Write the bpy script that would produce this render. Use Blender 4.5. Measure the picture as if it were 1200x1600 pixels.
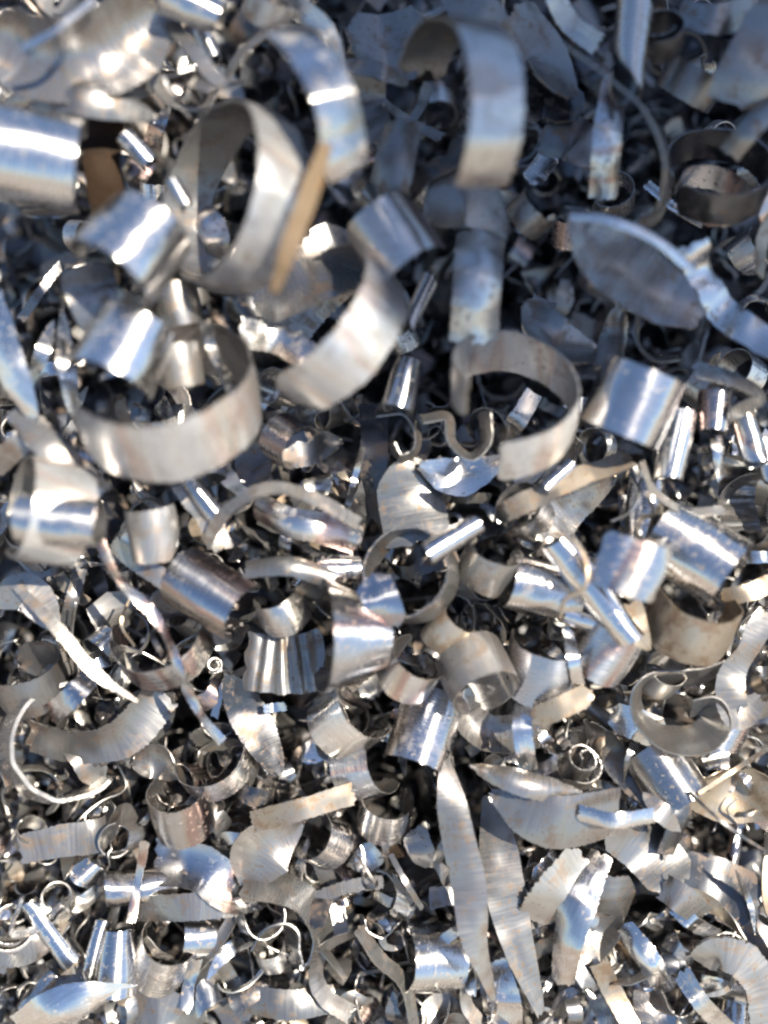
import bpy, math, random
import numpy as np

for _o in list(bpy.data.objects):
    bpy.data.objects.remove(_o)
scene = bpy.context.scene
COL = scene.collection
rng = random.Random(11)
nrng = np.random.default_rng(5)

# ------------------------------------------------------------------ frame of the heap flank
SLOPE = math.radians(32)          # the heap's flank rises away from the viewer at this angle
S = 0.0002                        # metres on the flank for one photograph pixel
D = 0.30                          # camera distance from the flank
cs, sn = math.cos(SLOPE), math.sin(SLOPE)
R = np.array([[1, 0, 0], [0, cs, -sn], [0, sn, cs]])   # flank (right, upslope, out) -> world
def W(v): return np.asarray(v, float) @ R.T

# ------------------------------------------------------------------ camera
cam = bpy.data.cameras.new('camera')
cam_ob = bpy.data.objects.new('camera', cam); COL.objects.link(cam_ob)
cam.sensor_fit = 'VERTICAL'; cam.sensor_height = 36
cam.lens = 36 / (2 * (800 * S / D))
cam.clip_start = 0.01; cam.clip_end = 500
cam_ob.location = W((0, 0, D)); cam_ob.rotation_euler = (SLOPE, 0, 0)
cam.dof.use_dof = True
cam.dof.focus_distance = D - 0.012
cam.dof.aperture_fstop = 2.7
scene.camera = cam_ob

# ------------------------------------------------------------------ sky and sun
SUN_LOCAL = np.array([0.47, 0.28, 0.83]); SUN_LOCAL /= np.linalg.norm(SUN_LOCAL)
SUN_W = W(SUN_LOCAL)
sun_el = math.asin(SUN_W[2]); sun_az = math.atan2(SUN_W[0], SUN_W[1])
world = bpy.data.worlds.new('World'); scene.world = world; world.use_nodes = True
wn = world.node_tree.nodes; wl = world.node_tree.links
sky = wn.new('ShaderNodeTexSky'); sky.sky_type = 'NISHITA'; sky.sun_disc = False
sky.sun_elevation = sun_el; sky.sun_rotation = sun_az
sky.air_density = 1.0; sky.dust_density = 0.6; sky.ozone_density = 2.0
wn['Background'].inputs['Strength'].default_value = 0.07
wl.new(sky.outputs[0], wn['Background'].inputs['Color'])
sl = bpy.data.lights.new('sun', 'SUN'); sl.energy = 5.0; sl.angle = math.radians(0.53); sl.color = (1.0, 0.91, 0.76)
so = bpy.data.objects.new('sun', sl); COL.objects.link(so)
from mathutils import Vector
so.rotation_euler = Vector(SUN_W).to_track_quat('Z', 'Y').to_euler()
so.location = W((0.5, 0.2, 0.6))
vs = scene.view_settings
vs.view_transform = 'Standard'; vs.look = 'None'; vs.gamma = 1; vs.use_curve_mapping = False
vs.exposure = 1.52
scene.render.engine = 'CYCLES'
scene.cycles.use_denoising = True
scene.cycles.max_bounces = 9; scene.cycles.glossy_bounces = 7; scene.cycles.diffuse_bounces = 3
scene.cycles.sample_clamp_indirect = 6.0
scene.cycles.caustics_reflective = True
scene.cycles.filter_width = 2.4
scene.cycles.blur_glossy = 0.3

# ------------------------------------------------------------------ materials
def steel(name, base, rough, tint=0.3, tints=None, streak=(3, 26), bump=0.12, dirt=0.25, dirtcol=(0.16, 0.10, 0.06),
          rvar=0.12, metallic=1.0, dirtcut=0.60, aniso=0.0, stm=0.5):
    m = bpy.data.materials.new(name); m.use_nodes = True
    nt = m.node_tree; N = nt.nodes; L = nt.links
    b = N['Principled BSDF']; b.inputs['Metallic'].default_value = metallic
    uv = N.new('ShaderNodeUVMap'); uv.uv_map = 'UVMap'
    def noise(scale3, scale=1.0, detail=3.0, rough_=0.55):
        mp = N.new('ShaderNodeMapping'); mp.inputs['Scale'].default_value = scale3
        L.new(uv.outputs[0], mp.inputs[0])
        t = N.new('ShaderNodeTexNoise'); t.inputs['Scale'].default_value = scale
        t.inputs['Detail'].default_value = detail; t.inputs['Roughness'].default_value = rough_
        L.new(mp.outputs[0], t.inputs['Vector']); return t.outputs['Fac']
    def ramp(src, stops):
        r = N.new('ShaderNodeValToRGB'); els = r.color_ramp.elements
        while len(els) < len(stops): els.new(0.5)
        for e, (p, c) in zip(els, stops):
            e.position = p; e.color = (*c, 1) if len(c) == 3 else c
        L.new(src, r.inputs[0]); return r.outputs[0]
    def mix(fac, a, bb):
        x = N.new('ShaderNodeMix'); x.data_type = 'RGBA'
        if isinstance(fac, (int, float)): x.inputs[0].default_value = fac
        else: L.new(fac, x.inputs[0])
        for s_, v in ((6, a), (7, bb)):
            if isinstance(v, tuple): x.inputs[s_].default_value = (*v, 1)
            else: L.new(v, x.inputs[s_])
        return x.outputs[2]
    def math_(op, a, bb):
        x = N.new('ShaderNodeMath'); x.operation = op
        for i, v in enumerate((a, bb)):
            if isinstance(v, (int, float)): x.inputs[i].default_value = v
            else: L.new(v, x.inputs[i])
        return x.outputs[0]
    # heat tints, with pinkish reflections painted in, banded along the chip
    tints = tints or [(0.30, base), (0.42, tuple(min(1, c * f) for c, f in zip(base, (1.06, 0.98, 0.86)))),
                      (0.50, base), (0.58, tuple(c * f for c, f in zip(base, (0.86, 0.66, 0.58)))),
                      (0.63, tuple(c * f for c, f in zip(base, (0.84, 0.88, 1.02)))), (0.70, base)]
    band = ramp(noise((0.9, 0.18, 1), 1.0, 2.0), tints)
    col = mix(tint, base, band)
    tone = ramp(noise((0.05, 0.05, 1), 1.0, 0.0), [(0.3, (0.70, 0.70, 0.72)), (0.7, (1.0, 1.0, 1.0))])
    x = N.new('ShaderNodeMix'); x.data_type = 'RGBA'; x.blend_type = 'MULTIPLY'; x.inputs[0].default_value = 1
    L.new(col, x.inputs[6]); L.new(tone, x.inputs[7]); col = x.outputs[2]
    st = noise((streak[0], streak[1], 1), 1.0, 4.0, 0.65)
    stc = ramp(st, [(0.3, (0.72, 0.72, 0.72)), (0.65, (1, 1, 1))])
    x = N.new('ShaderNodeMix'); x.data_type = 'RGBA'; x.blend_type = 'MULTIPLY'; x.inputs[0].default_value = stm
    L.new(col, x.inputs[6]); L.new(stc, x.inputs[7]); col = x.outputs[2]
    spot = ramp(noise((2.6, 2.6, 1), 1.0, 6.0, 0.68), [(dirtcut, (0, 0, 0)), (dirtcut + 0.10, (1, 1, 1))])
    speck = ramp(noise((11, 11, 1), 1.0, 2.0, 0.6), [(0.60, (0, 0, 0)), (0.66, (1, 1, 1))])
    patch = ramp(noise((1.1, 1.1, 1), 1.0, 2.0), [(0.42, (0, 0, 0)), (0.56, (1, 1, 1))])
    sf = math_('MAXIMUM', math_('MULTIPLY', spot, dirt), math_('MULTIPLY', math_('MULTIPLY', speck, patch), 0.75))
    col = mix(sf, col, dirtcol)
    L.new(col, b.inputs['Base Color'])
    per = noise((0.07, 0.07, 1), 1.0, 0.0)
    rr = math_('ADD', math_('MULTIPLY', math_('SUBTRACT', st, 0.5), rvar * 1.6), rough)
    rr = math_('ADD', rr, math_('MULTIPLY', math_('SUBTRACT', per, 0.5), rvar * 1.4))
    rr = math_('ADD', rr, math_('MULTIPLY', sf, 0.35))
    cl = N.new('ShaderNodeClamp'); cl.inputs['Min'].default_value = 0.06; cl.inputs['Max'].default_value = 0.95
    L.new(rr, cl.inputs[0]); L.new(cl.outputs[0], b.inputs['Roughness'])
    if metallic > 0.9:
        L.new(math_('SUBTRACT', 1.0, math_('MULTIPLY', sf, 0.8)), b.inputs['Metallic'])
    if aniso:
        tg = N.new('ShaderNodeTangent'); tg.direction_type = 'UV_MAP'; tg.uv_map = 'UVMap'
        L.new(tg.outputs[0], b.inputs['Tangent'])
        b.inputs['Anisotropic'].default_value = aniso; b.inputs['Anisotropic Rotation'].default_value = 0.25
    b.inputs['Metallic'].default_value = metallic
    if metallic < 0.3: b.inputs['Specular IOR Level'].default_value = 0.12
    bp = N.new('ShaderNodeBump'); bp.inputs['Strength'].default_value = bump; bp.inputs['Distance'].default_value = 0.0006
    h = math_('ADD', st, math_('MULTIPLY', noise((3.0, 3.0, 1), 1.0, 4.0), 1.3))
    L.new(h, bp.inputs['Height']); L.new(bp.outputs[0], b.inputs['Normal'])
    return m

BASE = (0.74, 0.735, 0.72)
M = {
 'bright':  steel('bright_cut_steel', BASE, 0.28, 0.40, rvar=0.16, dirt=0.45, aniso=0.87, bump=0.12, dirtcut=0.56),
 'mirror':  steel('mirror_cut_steel', (0.86, 0.86, 0.85), 0.24, 0.22, rvar=0.12, bump=0.09, dirt=0.3, dirtcut=0.60, aniso=0.72),
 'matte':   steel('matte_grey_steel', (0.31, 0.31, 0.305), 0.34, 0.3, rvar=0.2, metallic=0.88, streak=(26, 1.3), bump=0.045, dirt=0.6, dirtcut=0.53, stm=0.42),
 'pale':    steel('pale_dull_steel', (0.37, 0.365, 0.355), 0.34, 0.3, rvar=0.28, metallic=0.82, streak=(26, 1.3), bump=0.045, dirt=0.6, dirtcut=0.53, stm=0.42),
 'satin':   steel('satin_sheared_steel', (0.56, 0.555, 0.54), 0.32, 0.7, rvar=0.22, metallic=0.72, aniso=0.5, streak=(16, 1.5), bump=0.06, dirt=0.5, dirtcut=0.55, stm=0.5,
                  tints=[(0.42, (0.56, 0.555, 0.54)), (0.45, (0.55, 0.50, 0.43)), (0.475, (0.50, 0.38, 0.34)), (0.51, (0.56, 0.56, 0.56)), (0.60, (0.48, 0.50, 0.55)), (0.7, (0.57, 0.56, 0.53))]),
 'dark':    steel('dark_oiled_shade_steel', (0.15, 0.155, 0.165), 0.33, 0.3, streak=(40, 3), bump=0.08, dirt=0.6, dirtcut=0.52, stm=0.3),  # oily chips; also darkens the deep ones to imitate shade
 'temper_reflect':  steel('tempered_reflection_tinted_steel', (0.72, 0.70, 0.68), 0.27, 0.8, rvar=0.14, aniso=0.85, bump=0.11,
                  tints=[(0.38, (0.74, 0.73, 0.72)), (0.43, (0.68, 0.60, 0.50)), (0.455, (0.52, 0.35, 0.31)), (0.49, (0.58, 0.40, 0.35)),
                         (0.52, (0.70, 0.70, 0.71)), (0.62, (0.58, 0.61, 0.68)), (0.72, (0.70, 0.68, 0.66))], dirt=0.4),  # pink-brown stops paint in reflections beside the heat tints
 'tan':     steel('tan_oil_stained_steel', (0.44, 0.39, 0.32), 0.40, 0.6, streak=(50, 2), stm=0.3,
                  tints=[(0.3, (0.46, 0.42, 0.36)), (0.5, (0.38, 0.30, 0.21)), (0.7, (0.46, 0.42, 0.36))],
                  metallic=0.8, dirt=0.65, dirtcol=(0.16, 0.09, 0.045), dirtcut=0.50, bump=0.1),
 'amber':   steel('amber_lacquered_steel', (0.17, 0.125, 0.08), 0.60, 0.6, streak=(4, 30), stm=0.4,
                  tints=[(0.3, (0.18, 0.135, 0.09)), (0.5, (0.13, 0.09, 0.05)), (0.7, (0.20, 0.155, 0.11))], metallic=0.1, dirt=0.5, dirtcol=(0.2, 0.1, 0.04)),
 'rust':    steel('rusty_steel', (0.03, 0.018, 0.01), 0.7, 0.7,
                  tints=[(0.35, (0.03, 0.018, 0.011)), (0.5, (0.016, 0.012, 0.009)), (0.65, (0.07, 0.03, 0.014))],
                  metallic=0.25, dirt=0.7, dirtcol=(0.05, 0.03, 0.02), bump=0.5),
 'edge':    steel('sheared_steel_edge', (0.42, 0.41, 0.39), 0.42, 0.2, bump=0.1, dirt=0.3),
}
PAIR = {'b': ('bright', 'matte'), 'g': ('mirror', 'matte'), 'm': ('matte', 'bright'), 'p': ('temper_reflect', 'matte'),
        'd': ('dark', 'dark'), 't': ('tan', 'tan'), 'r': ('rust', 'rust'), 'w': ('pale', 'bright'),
        'q': ('matte', 'matte'), 'G': ('mirror', 'bright'), 'P': ('temper_reflect', 'temper_reflect'), 'a': ('amber', 'tan'), 's': ('satin', 'matte'), 'S': ('satin', 'satin')}

# ------------------------------------------------------------------ mesh of one chip: a thin closed sheet
def sheet_arrays(Q, thick, uv):
    """Q (n+1, m+1, 3) front surface -> verts, quads, material index, uv per vertex (front, back and rim kept apart)."""
    n1, m1 = Q.shape[:2]
    du = np.gradient(Q, axis=0); dv = np.gradient(Q, axis=1)
    nn = np.cross(du, dv); nn /= np.maximum(np.linalg.norm(nn, axis=2, keepdims=True), 1e-12)
    Bk = Q - nn * thick
    idx = np.arange(n1 * m1).reshape(n1, m1)
    f = np.stack([idx[:-1, :-1], idx[1:, :-1], idx[1:, 1:], idx[:-1, 1:]], -1).reshape(-1, 4)
    k = n1 * m1
    b = f[:, ::-1] + k
    rim = np.concatenate([idx[:, 0], idx[-1, 1:], idx[-2::-1, -1], idx[0, -2:0:-1]])
    fv = Q.reshape(-1, 3); bv = Bk.reshape(-1, 3); uf = uv.reshape(-1, 2)
    rv = np.concatenate([fv[rim], bv[rim]]); ru = np.concatenate([uf[rim], uf[rim] + 0.02])
    r = len(rim); a = np.arange(r); c = (a + 1) % r
    rf = np.stack([2 * k + c, 2 * k + a, 2 * k + r + a, 2 * k + r + c], -1)
    V = np.concatenate([fv, bv, rv]); U = np.concatenate([uf, uf, ru])
    F = np.concatenate([f, b, rf])
    MI = np.concatenate([np.zeros(len(f), int), np.ones(len(b), int), np.full(len(rf), 2)])
    return V, F, MI, U

def mesh_from(name, V, F, MI, U, mats):
    me = bpy.data.meshes.new(name)
    me.vertices.add(len(V)); me.vertices.foreach_set('co', np.ascontiguousarray(V, dtype=np.float32).ravel())
    me.loops.add(F.size); me.loops.foreach_set('vertex_index', F.ravel().astype(np.int32))
    me.polygons.add(len(F)); me.polygons.foreach_set('loop_start', np.arange(0, F.size, 4, dtype=np.int32))
    me.polygons.foreach_set('loop_total', np.full(len(F), 4, dtype=np.int32))
    for mt in mats: me.materials.append(M[mt])
    me.polygons.foreach_set('material_index', MI.astype(np.int32))
    me.polygons.foreach_set('use_smooth', np.ones(len(F), dtype=bool))
    ul = me.uv_layers.new(name='UVMap')
    ul.data.foreach_set('uv', U[F.ravel()].astype(np.float32).ravel())
    me.update(calc_edges=True); me.validate()
    return me

def smooth_noise(n, cells, amp, g=nrng):
    k = max(2, int(cells) + 2)
    return np.interp(np.linspace(0, k - 1, n), np.arange(k), g.uniform(-1, 1, k)) * amp

def crumple(n, m, cn, cm, amp, g=nrng):
    """smooth two-way unevenness of a sheet"""
    cn, cm = max(2, int(cn) + 2), max(2, int(cm) + 2)
    a = g.uniform(-1, 1, (cn, cm))
    def up(a, n):
        k = a.shape[0]; x = np.linspace(0, k - 1, n); i = np.minimum(x.astype(int), k - 2); f = x - i
        f = (f * f * (3 - 2 * f))[:, None]
        return a[i] * (1 - f) + a[i + 1] * f
    return up(up(a, n).T, m).T * amp

def ends(n, length, reach=10.0):
    t = np.linspace(0, length, n)
    return np.exp(-t / reach), np.exp(-(length - t) / reach)

def saw(n, length_px, g=nrng):
    """ragged torn edge, as an offset in photograph pixels"""
    t = np.linspace(0, length_px, n)
    return (np.abs(((t / 7.0) % 1) - 0.5) * 2 - 0.5) * g.uniform(0.2, 0.9) * 2.2 * (n > 30) + g.normal(0, 0.7, n) + smooth_noise(n, length_px / 40, 0.9, g)

def loc_px(px, py, w):
    k = S * (D - w) / D
    return np.array([(px - 600) * k, (800 - py) * k, w])

def curl_sheet(r, wd, th, tilt, a0, a1, grow=0, pitch=0, cone=0, skew=0.0, jag=0.7, dent=1.0, seg=3.4, m=8, g=nrng):
    """ring / tube / spiral in photograph pixels around its own centre (flank axes)"""
    th, ti = math.radians(th), math.radians(tilt)
    A = np.array([math.cos(ti) * math.cos(th), math.cos(ti) * math.sin(th), math.sin(ti)])
    E1 = np.array([-math.sin(ti) * math.cos(th), -math.sin(ti) * math.sin(th), math.cos(ti)])
    E2 = np.array([math.sin(th), -math.cos(th), 0])
    arc = math.radians(a1 - a0); length = abs(arc) * r
    n = int(min(220, max(14, length / seg)))
    ph = np.linspace(math.radians(a0), math.radians(a1), n + 1)
    tt = np.linspace(-0.5, 0.5, m + 1)
    wl_ = saw(n + 1, length, g) * jag; wr_ = saw(n + 1, length, g) * jag
    f = (ph - ph[0]) / (2 * math.pi)
    e = np.minimum(1.0, np.minimum(np.linspace(0, 1, n + 1), np.linspace(1, 0, n + 1)) * length / (wd * 0.5) + g.uniform(0.45, 0.9))
    X = tt[None, :] * (wd * e)[:, None]
    X[:, 0] += wl_; X[:, -1] += wr_
    PH = ph[:, None] + skew * tt[None, :] * wd / max(r, 1)
    RR = (r * (1 + grow * f))[:, None] * (1 + cone * tt[None, :])
    RR = RR + (smooth_noise(n + 1, length / 60, 0.022 * r * dent, g)[:, None]) * (1 + 0.4 * tt[None, :])
    RR = RR - (tt[None, :] ** 2) * 4 * 0.02 * r * dent + crumple(n + 1, m + 1, length / 26, wd / 30, min(1.6, 0.018 * r) * dent, g)
    ea, eb = ends(n + 1, length)
    PH = PH + (ea[:, None] * g.uniform(-5, 5, m + 1)[None, :] + eb[:, None] * g.uniform(-5, 5, m + 1)[None, :]) / max(r, 8) * jag
    AX = X + (pitch * (f - f[-1] / 2))[:, None]
    Q = A * AX[..., None] + (E1 * np.cos(PH)[..., None] + E2 * np.sin(PH)[..., None]) * RR[..., None]
    uv = np.stack(np.broadcast_arrays((ph * r / 100)[:, None], X / 100), -1) + g.uniform(0, 90, 2)
    return Q, uv, length

def spline(P, n):
    P = np.asarray(P, float)
    if len(P) == 2: P = np.array([P[0], (P[0] + P[1]) / 2, P[1]])
    d = np.concatenate([[0], np.cumsum(np.maximum(np.linalg.norm(np.diff(P, axis=0), axis=1), 1e-9) ** 0.5)])
    ext = np.concatenate([[2 * P[0] - P[1]], P, [2 * P[-1] - P[-2]]])
    out = []
    for t in np.linspace(0, d[-1], n):
        i = min(len(P) - 2, max(0, int(np.searchsorted(d, t, 'right') - 1)))
        h = (t - d[i]) / (d[i + 1] - d[i])
        p0, p1, p2, p3 = ext[i], ext[i + 1], ext[i + 2], ext[i + 3]
        # tangents scaled for the uneven spacing
        dt = d[i + 1] - d[i]
        dp = d[i] - d[i - 1] if i > 0 else dt
        dn = d[i + 2] - d[i + 1] if i + 2 < len(d) else dt
        m1 = (p2 - p1) / dt - (p2 - p0) / (dt + dp) + (p1 - p0) / dp
        m2 = (p3 - p2) / dn - (p3 - p1) / (dn + dt) + (p2 - p1) / dt
        m1, m2 = m1 * dt, m2 * dt
        out.append((2*h**3-3*h**2+1)*p1 + (h**3-2*h**2+h)*m1 + (-2*h**3+3*h**2)*p2 + (h**3-h**2)*m2)
    return np.array(out)

def strip_sheet(P, wd, roll=0, prof='strip', camber=0.0, ripple=None, jag=0.7, dent=1.0, seg=3.4, m=8, g=nrng):
    """ribbon along points P (flank axes, photograph pixels)"""
    P = np.asarray(P, float)
    length = np.linalg.norm(np.diff(P, axis=0), axis=1).sum()
    n = int(min(220, max(14, length / seg)))
    c = spline(P, n + 1)
    T = np.gradient(c, axis=0); T /= np.maximum(np.linalg.norm(T, axis=1, keepdims=True), 1e-9)
    z = np.array([0, 0, 1.0])
    Bv = np.cross(T, z)                         # width direction, kept in the flank's plane at roll 0
    Bv /= np.maximum(np.linalg.norm(Bv, axis=1, keepdims=True), 1e-9)
    Nv = np.cross(Bv, T)
    ro = np.radians(np.interp(np.linspace(0, 1, n + 1), np.linspace(0, 1, len(np.atleast_1d(roll))) if np.size(roll) > 1 else [0, 1],
                              roll if np.size(roll) > 1 else [roll, roll]))
    Bn = Bv * np.cos(ro)[:, None] + Nv * np.sin(ro)[:, None]
    Nn = -Bv * np.sin(ro)[:, None] + Nv * np.cos(ro)[:, None]
    t = np.linspace(0, 1, n + 1)
    if isinstance(prof, (list, tuple)): pw = np.interp(t, np.linspace(0, 1, len(prof)), prof)
    elif prof == 'leaf': pw = np.maximum(0.04, np.sin(np.pi * t)) ** 0.62
    elif prof == 'point': pw = np.maximum(0.03, 1 - t) ** 0.5
    elif prof == 'tongue': pw = np.sqrt(np.clip(1 - (np.clip(0.45 - t, 0, 1) / 0.46) ** 2, 0.02, 1))
    elif prof == 'pod': pw = np.clip(np.minimum(t, 1 - t) * 5 + 0.25, 0, 1) ** 0.6
    else: pw = 0.93 + smooth_noise(n + 1, length / 50, 0.07, g)
    hw = wd * pw * 0.5
    s = np.linspace(-1, 1, m + 1)
    X = s[None, :] * hw[:, None]
    k = np.minimum(1, hw / 6)
    X[:, 0] += saw(n + 1, length, g) * jag * k; X[:, -1] += saw(n + 1, length, g) * jag * k
    H = camber * wd * (1 - s[None, :] ** 2) * (pw[:, None] ** 1.5) + (smooth_noise(n + 1, length / 50, 0.018 * wd * dent, g))[:, None] * np.ones_like(s)[None, :]
    H = H + (smooth_noise(n + 1, length / 70, 0.03 * wd * dent, g))[:, None] * s[None, :]
    H = H + crumple(n + 1, m + 1, length / 26, wd / 26, min(1.5, 0.03 * wd) * dent, g)
    if ripple: H = H + (ripple[0] * np.sin(t * ripple[1] * 2 * np.pi + g.uniform(0, 6) + smooth_noise(n + 1, ripple[1], 1.3, g)) * (0.75 + smooth_noise(n + 1, ripple[1] * 1.5, 0.55, g)))[:, None]
    ea, eb = ends(n + 1, length)
    EO = (ea[:, None] * g.uniform(-4, 4, m + 1)[None, :] + eb[:, None] * g.uniform(-4, 4, m + 1)[None, :]) * min(1, wd / 30)
    Q = T[:, None, :] * EO[..., None] + c[:, None, :] + Bn[:, None, :] * X[..., None] + Nn[:, None, :] * H[..., None]
    uv = np.stack(np.broadcast_arrays((t * length / 100)[:, None], X / 100), -1) + g.uniform(0, 90, 2)
    return Q[:, ::-1], uv[:, ::-1], length

# ------------------------------------------------------------------ things
HEROES = []
KIND = {'metal_curl': ('curl', 'curled shavings in the heap'), 'metal_tube': ('tube', 'rolled tube shavings in the heap'),
        'metal_strip': ('strip', 'ribbon shavings in the heap'), 'metal_flake': ('flake', 'flat flake shavings in the heap'),
        'metal_wire': ('wire', 'thin wire shavings in the heap')}
def finish(name, label, c, Q, uv, scale, mat, thick):
    """Q in photograph pixels about the centre c (metres, flank axes)"""
    V, F, MI, U = sheet_arrays(Q * scale, thick * scale, uv)
    V = V @ R.T
    a, b = PAIR[mat]
    ob = bpy.data.objects.new(name, mesh_from(name, V, F, MI, U, (a, b, 'edge' if mat not in 'tr' else a)))
    ob.location = R @ c
    COL.objects.link(ob)
    ob['label'] = label; ob['category'], ob['group'] = KIND[name]
    return ob

def lift(h, px, py):
    """the heap bulges towards the viewer in its upper part"""
    left = max(0, 1 - px / 480) * max(0, 1 - abs(py - 830) / 260)
    return h + 12 * max(0, 720 - py) / 720 + 16 * left

def C(label, px, py, h, r, wd, th, tilt, a0, a1, mat='b', name='metal_curl', thick=1.7, **kw):
    h = lift(h, px, py); w = h * 0.001; k = S * (D - w) / D
    Q, uv, _ = curl_sheet(r, wd, th, tilt, a0, a1, **kw)
    HEROES.append((label, px, py, max(r, wd / 2), w))
    return finish(name, label, loc_px(px, py, w), Q, uv, k, mat, thick)

def T(label, px, py, h, r, ln, th, mat='g', tilt=None, a0=-150, a1=190, **kw):
    if tilt is None:      # rolls lie so that the sun glints along them
        tilt = -math.degrees(math.atan((0.245 * math.cos(math.radians(th)) + 0.146 * math.sin(math.radians(th))) / 0.958)) + rng.uniform(-4, 4)
    kw.setdefault('grow', rng.uniform(-0.28, 0.28)); kw.setdefault('skew', rng.uniform(-0.7, 0.7)); kw.setdefault('cone', rng.uniform(-0.3, 0.3)); kw.setdefault('dent', 2.2)
    kw.setdefault('pitch', rng.uniform(-0.12, 0.12) * ln)
    return C(label, px, py, h, r, ln, th, tilt, a0, a1, mat, 'metal_tube', **kw)

def Rb(label, pts, h, wd, roll=0, mat='b', name='metal_strip', arch=0, thick=1.7, **kw):
    """ribbon through photograph pixels (x, y[, height in mm above h]); arch bows it out of the heap"""
    h = lift(h, sum(p[0] for p in pts) / len(pts), sum(p[1] for p in pts) / len(pts)); w0 = h * 0.001
    if arch == 0 and np.max(np.abs(roll)) < 40 and all(len(p) == 2 for p in pts):   # no chip is quite flat
        ln = math.hypot(pts[0][0] - pts[-1][0], pts[0][1] - pts[-1][1])
        arch = rng.choice((-1, 1, 1)) * rng.uniform(2.5, 6) * min(1.5, ln / 110)
        tw = rng.uniform(-16, 16)
        if np.size(roll) == 1: roll = [roll - tw, roll, roll + tw]
    n = len(pts); P = []
    for i, p in enumerate(pts):
        w = w0 + (p[2] * 0.001 if len(p) > 2 else 0) + arch * 0.001 * math.sin(math.pi * i / (n - 1))
        P.append(loc_px(p[0], p[1], w))
    P = np.array(P); k = S * (D - w0) / D
    c = (P.min(0) + P.max(0)) / 2
    Q, uv, _ = strip_sheet((P - c) / k, wd, roll, **kw)
    mx = sum(p[0] for p in pts) / n; my = sum(p[1] for p in pts) / n
    HEROES.append((label, mx, my, wd, w0))
    return finish(name, label, c, Q, uv, k, mat, thick)

def Fl(label, pts, h, wd, roll=0, mat='m', **kw):
    kw.setdefault('prof', 'leaf'); return Rb(label, pts, h, wd, roll, mat, 'metal_flake', **kw)

def Wr(label, pts, h, wd=5, mat='t', **kw):
    kw.setdefault('thick', 3.0); kw.setdefault('jag', 0.4); kw.setdefault('m', 2)
    return Rb(label, pts, h, wd, kw.pop('roll', 20), mat, 'metal_wire', **kw)


# ------------------------------------------------------------------ the setting: yard ground, body of the heap, fine shavings
def heap_height(u, v):
    """metres above the flank's reference plane"""
    h = -0.062 - 0.006 * np.clip(v / 0.16, -1, 1.5)
    h = h + 0.006 * np.sin(u * 41 + 1.3) * np.cos(v * 37 + 0.4) + 0.003 * np.sin(u * 97 + v * 71)
    h = h + MOUND[2] * np.exp(-((u - MOUND[0]) ** 2 + (v - MOUND[1]) ** 2) / (2 * MOUND[3] ** 2))
    h = h - 0.014 * np.exp(-((u - 0.01) ** 2 + (v - 0.03) ** 2) / (2 * 0.03 ** 2))
    return h
MOUND = (0.36, 0.30, 0.10, 0.10)
def grid_object(name, us, vs_, hf, mat, kind):
    U, V = np.meshgrid(us, vs_, indexing='ij')
    P = np.stack([U, V, hf(U, V)], -1).reshape(-1, 3) @ R.T
    n, m = len(us), len(vs_)
    idx = np.arange(n * m).reshape(n, m)
    F = np.stack([idx[:-1, :-1], idx[1:, :-1], idx[1:, 1:], idx[:-1, 1:]], -1).reshape(-1, 4)
    uvs = np.stack([U, V], -1).reshape(-1, 2) * 50
    ob = bpy.data.objects.new(name, mesh_from(name, P, F, np.zeros(len(F), int), uvs, (mat,)))
    COL.objects.link(ob); ob['kind'] = kind
    return ob
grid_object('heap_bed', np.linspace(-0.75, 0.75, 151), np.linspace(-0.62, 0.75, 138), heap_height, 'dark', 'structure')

gm = bpy.data.materials.new('yard_dirt'); gm.use_nodes = True
gn = gm.node_tree.nodes; gl = gm.node_tree.links
gb = gn['Principled BSDF']; gb.inputs['Roughness'].default_value = 0.9
gt = gn.new('ShaderNodeTexNoise'); gt.inputs['Scale'].default_value = 3.0; gt.inputs['Detail'].default_value = 8
gr = gn.new('ShaderNodeValToRGB')
gr.color_ramp.elements[0].color = (0.13, 0.115, 0.10, 1); gr.color_ramp.elements[1].color = (0.25, 0.225, 0.20, 1)
gc = gn.new('ShaderNodeTexCoord'); gl.new(gc.outputs['Object'], gt.inputs['Vector'])
gl.new(gt.outputs['Fac'], gr.inputs[0]); gl.new(gr.outputs[0], gb.inputs['Base Color'])
M['yard'] = gm
ZG = -0.36
gv = np.array([(-60, -60, ZG), (60, -60, ZG), (60, 60, ZG), (-60, 60, ZG)], float)
go = bpy.data.objects.new('ground', mesh_from('ground', gv, np.array([[0, 1, 2, 3]]), np.zeros(1, int), gv[:, :2], ('yard',)))
COL.objects.link(go); go['kind'] = 'structure'

# a grey sheet-metal panel on a post, added out of view to shade the upper part
def add_shade_panel(corners, post, th=0.012):
    a, b, c, d = (np.array(p, float) for p in corners)
    n = 9; t = np.linspace(0, 1, n)
    G = (1 - t)[:, None, None] * ((1 - t)[None, :, None] * a + t[None, :, None] * b) + t[:, None, None] * ((1 - t)[None, :, None] * d + t[None, :, None] * c)
    uv = np.stack(np.meshgrid(t, t, indexing='ij'), -1) * 8
    V, F, MI, U = sheet_arrays(G, th, uv)
    V = V @ R.T
    p = R @ np.array(post); k = len(V); q = 0.02
    B = np.array([(p[0] + x * q, p[1] + y * q, z) for z in (ZG, p[2]) for x, y in ((-1, -1), (1, -1), (1, 1), (-1, 1))])
    BF = np.array([[0, 1, 5, 4], [1, 2, 6, 5], [2, 3, 7, 6], [3, 0, 4, 7]]) + k
    V = np.concatenate([V, B]); F = np.concatenate([F, BF]); U = np.concatenate([U, B[:, 1:] * 3])
    ob = bpy.data.objects.new('roof_panel', mesh_from('roof_panel', V, F, np.zeros(len(F), int), U, ('matte',)))
    COL.objects.link(ob); ob['kind'] = 'structure'
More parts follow.
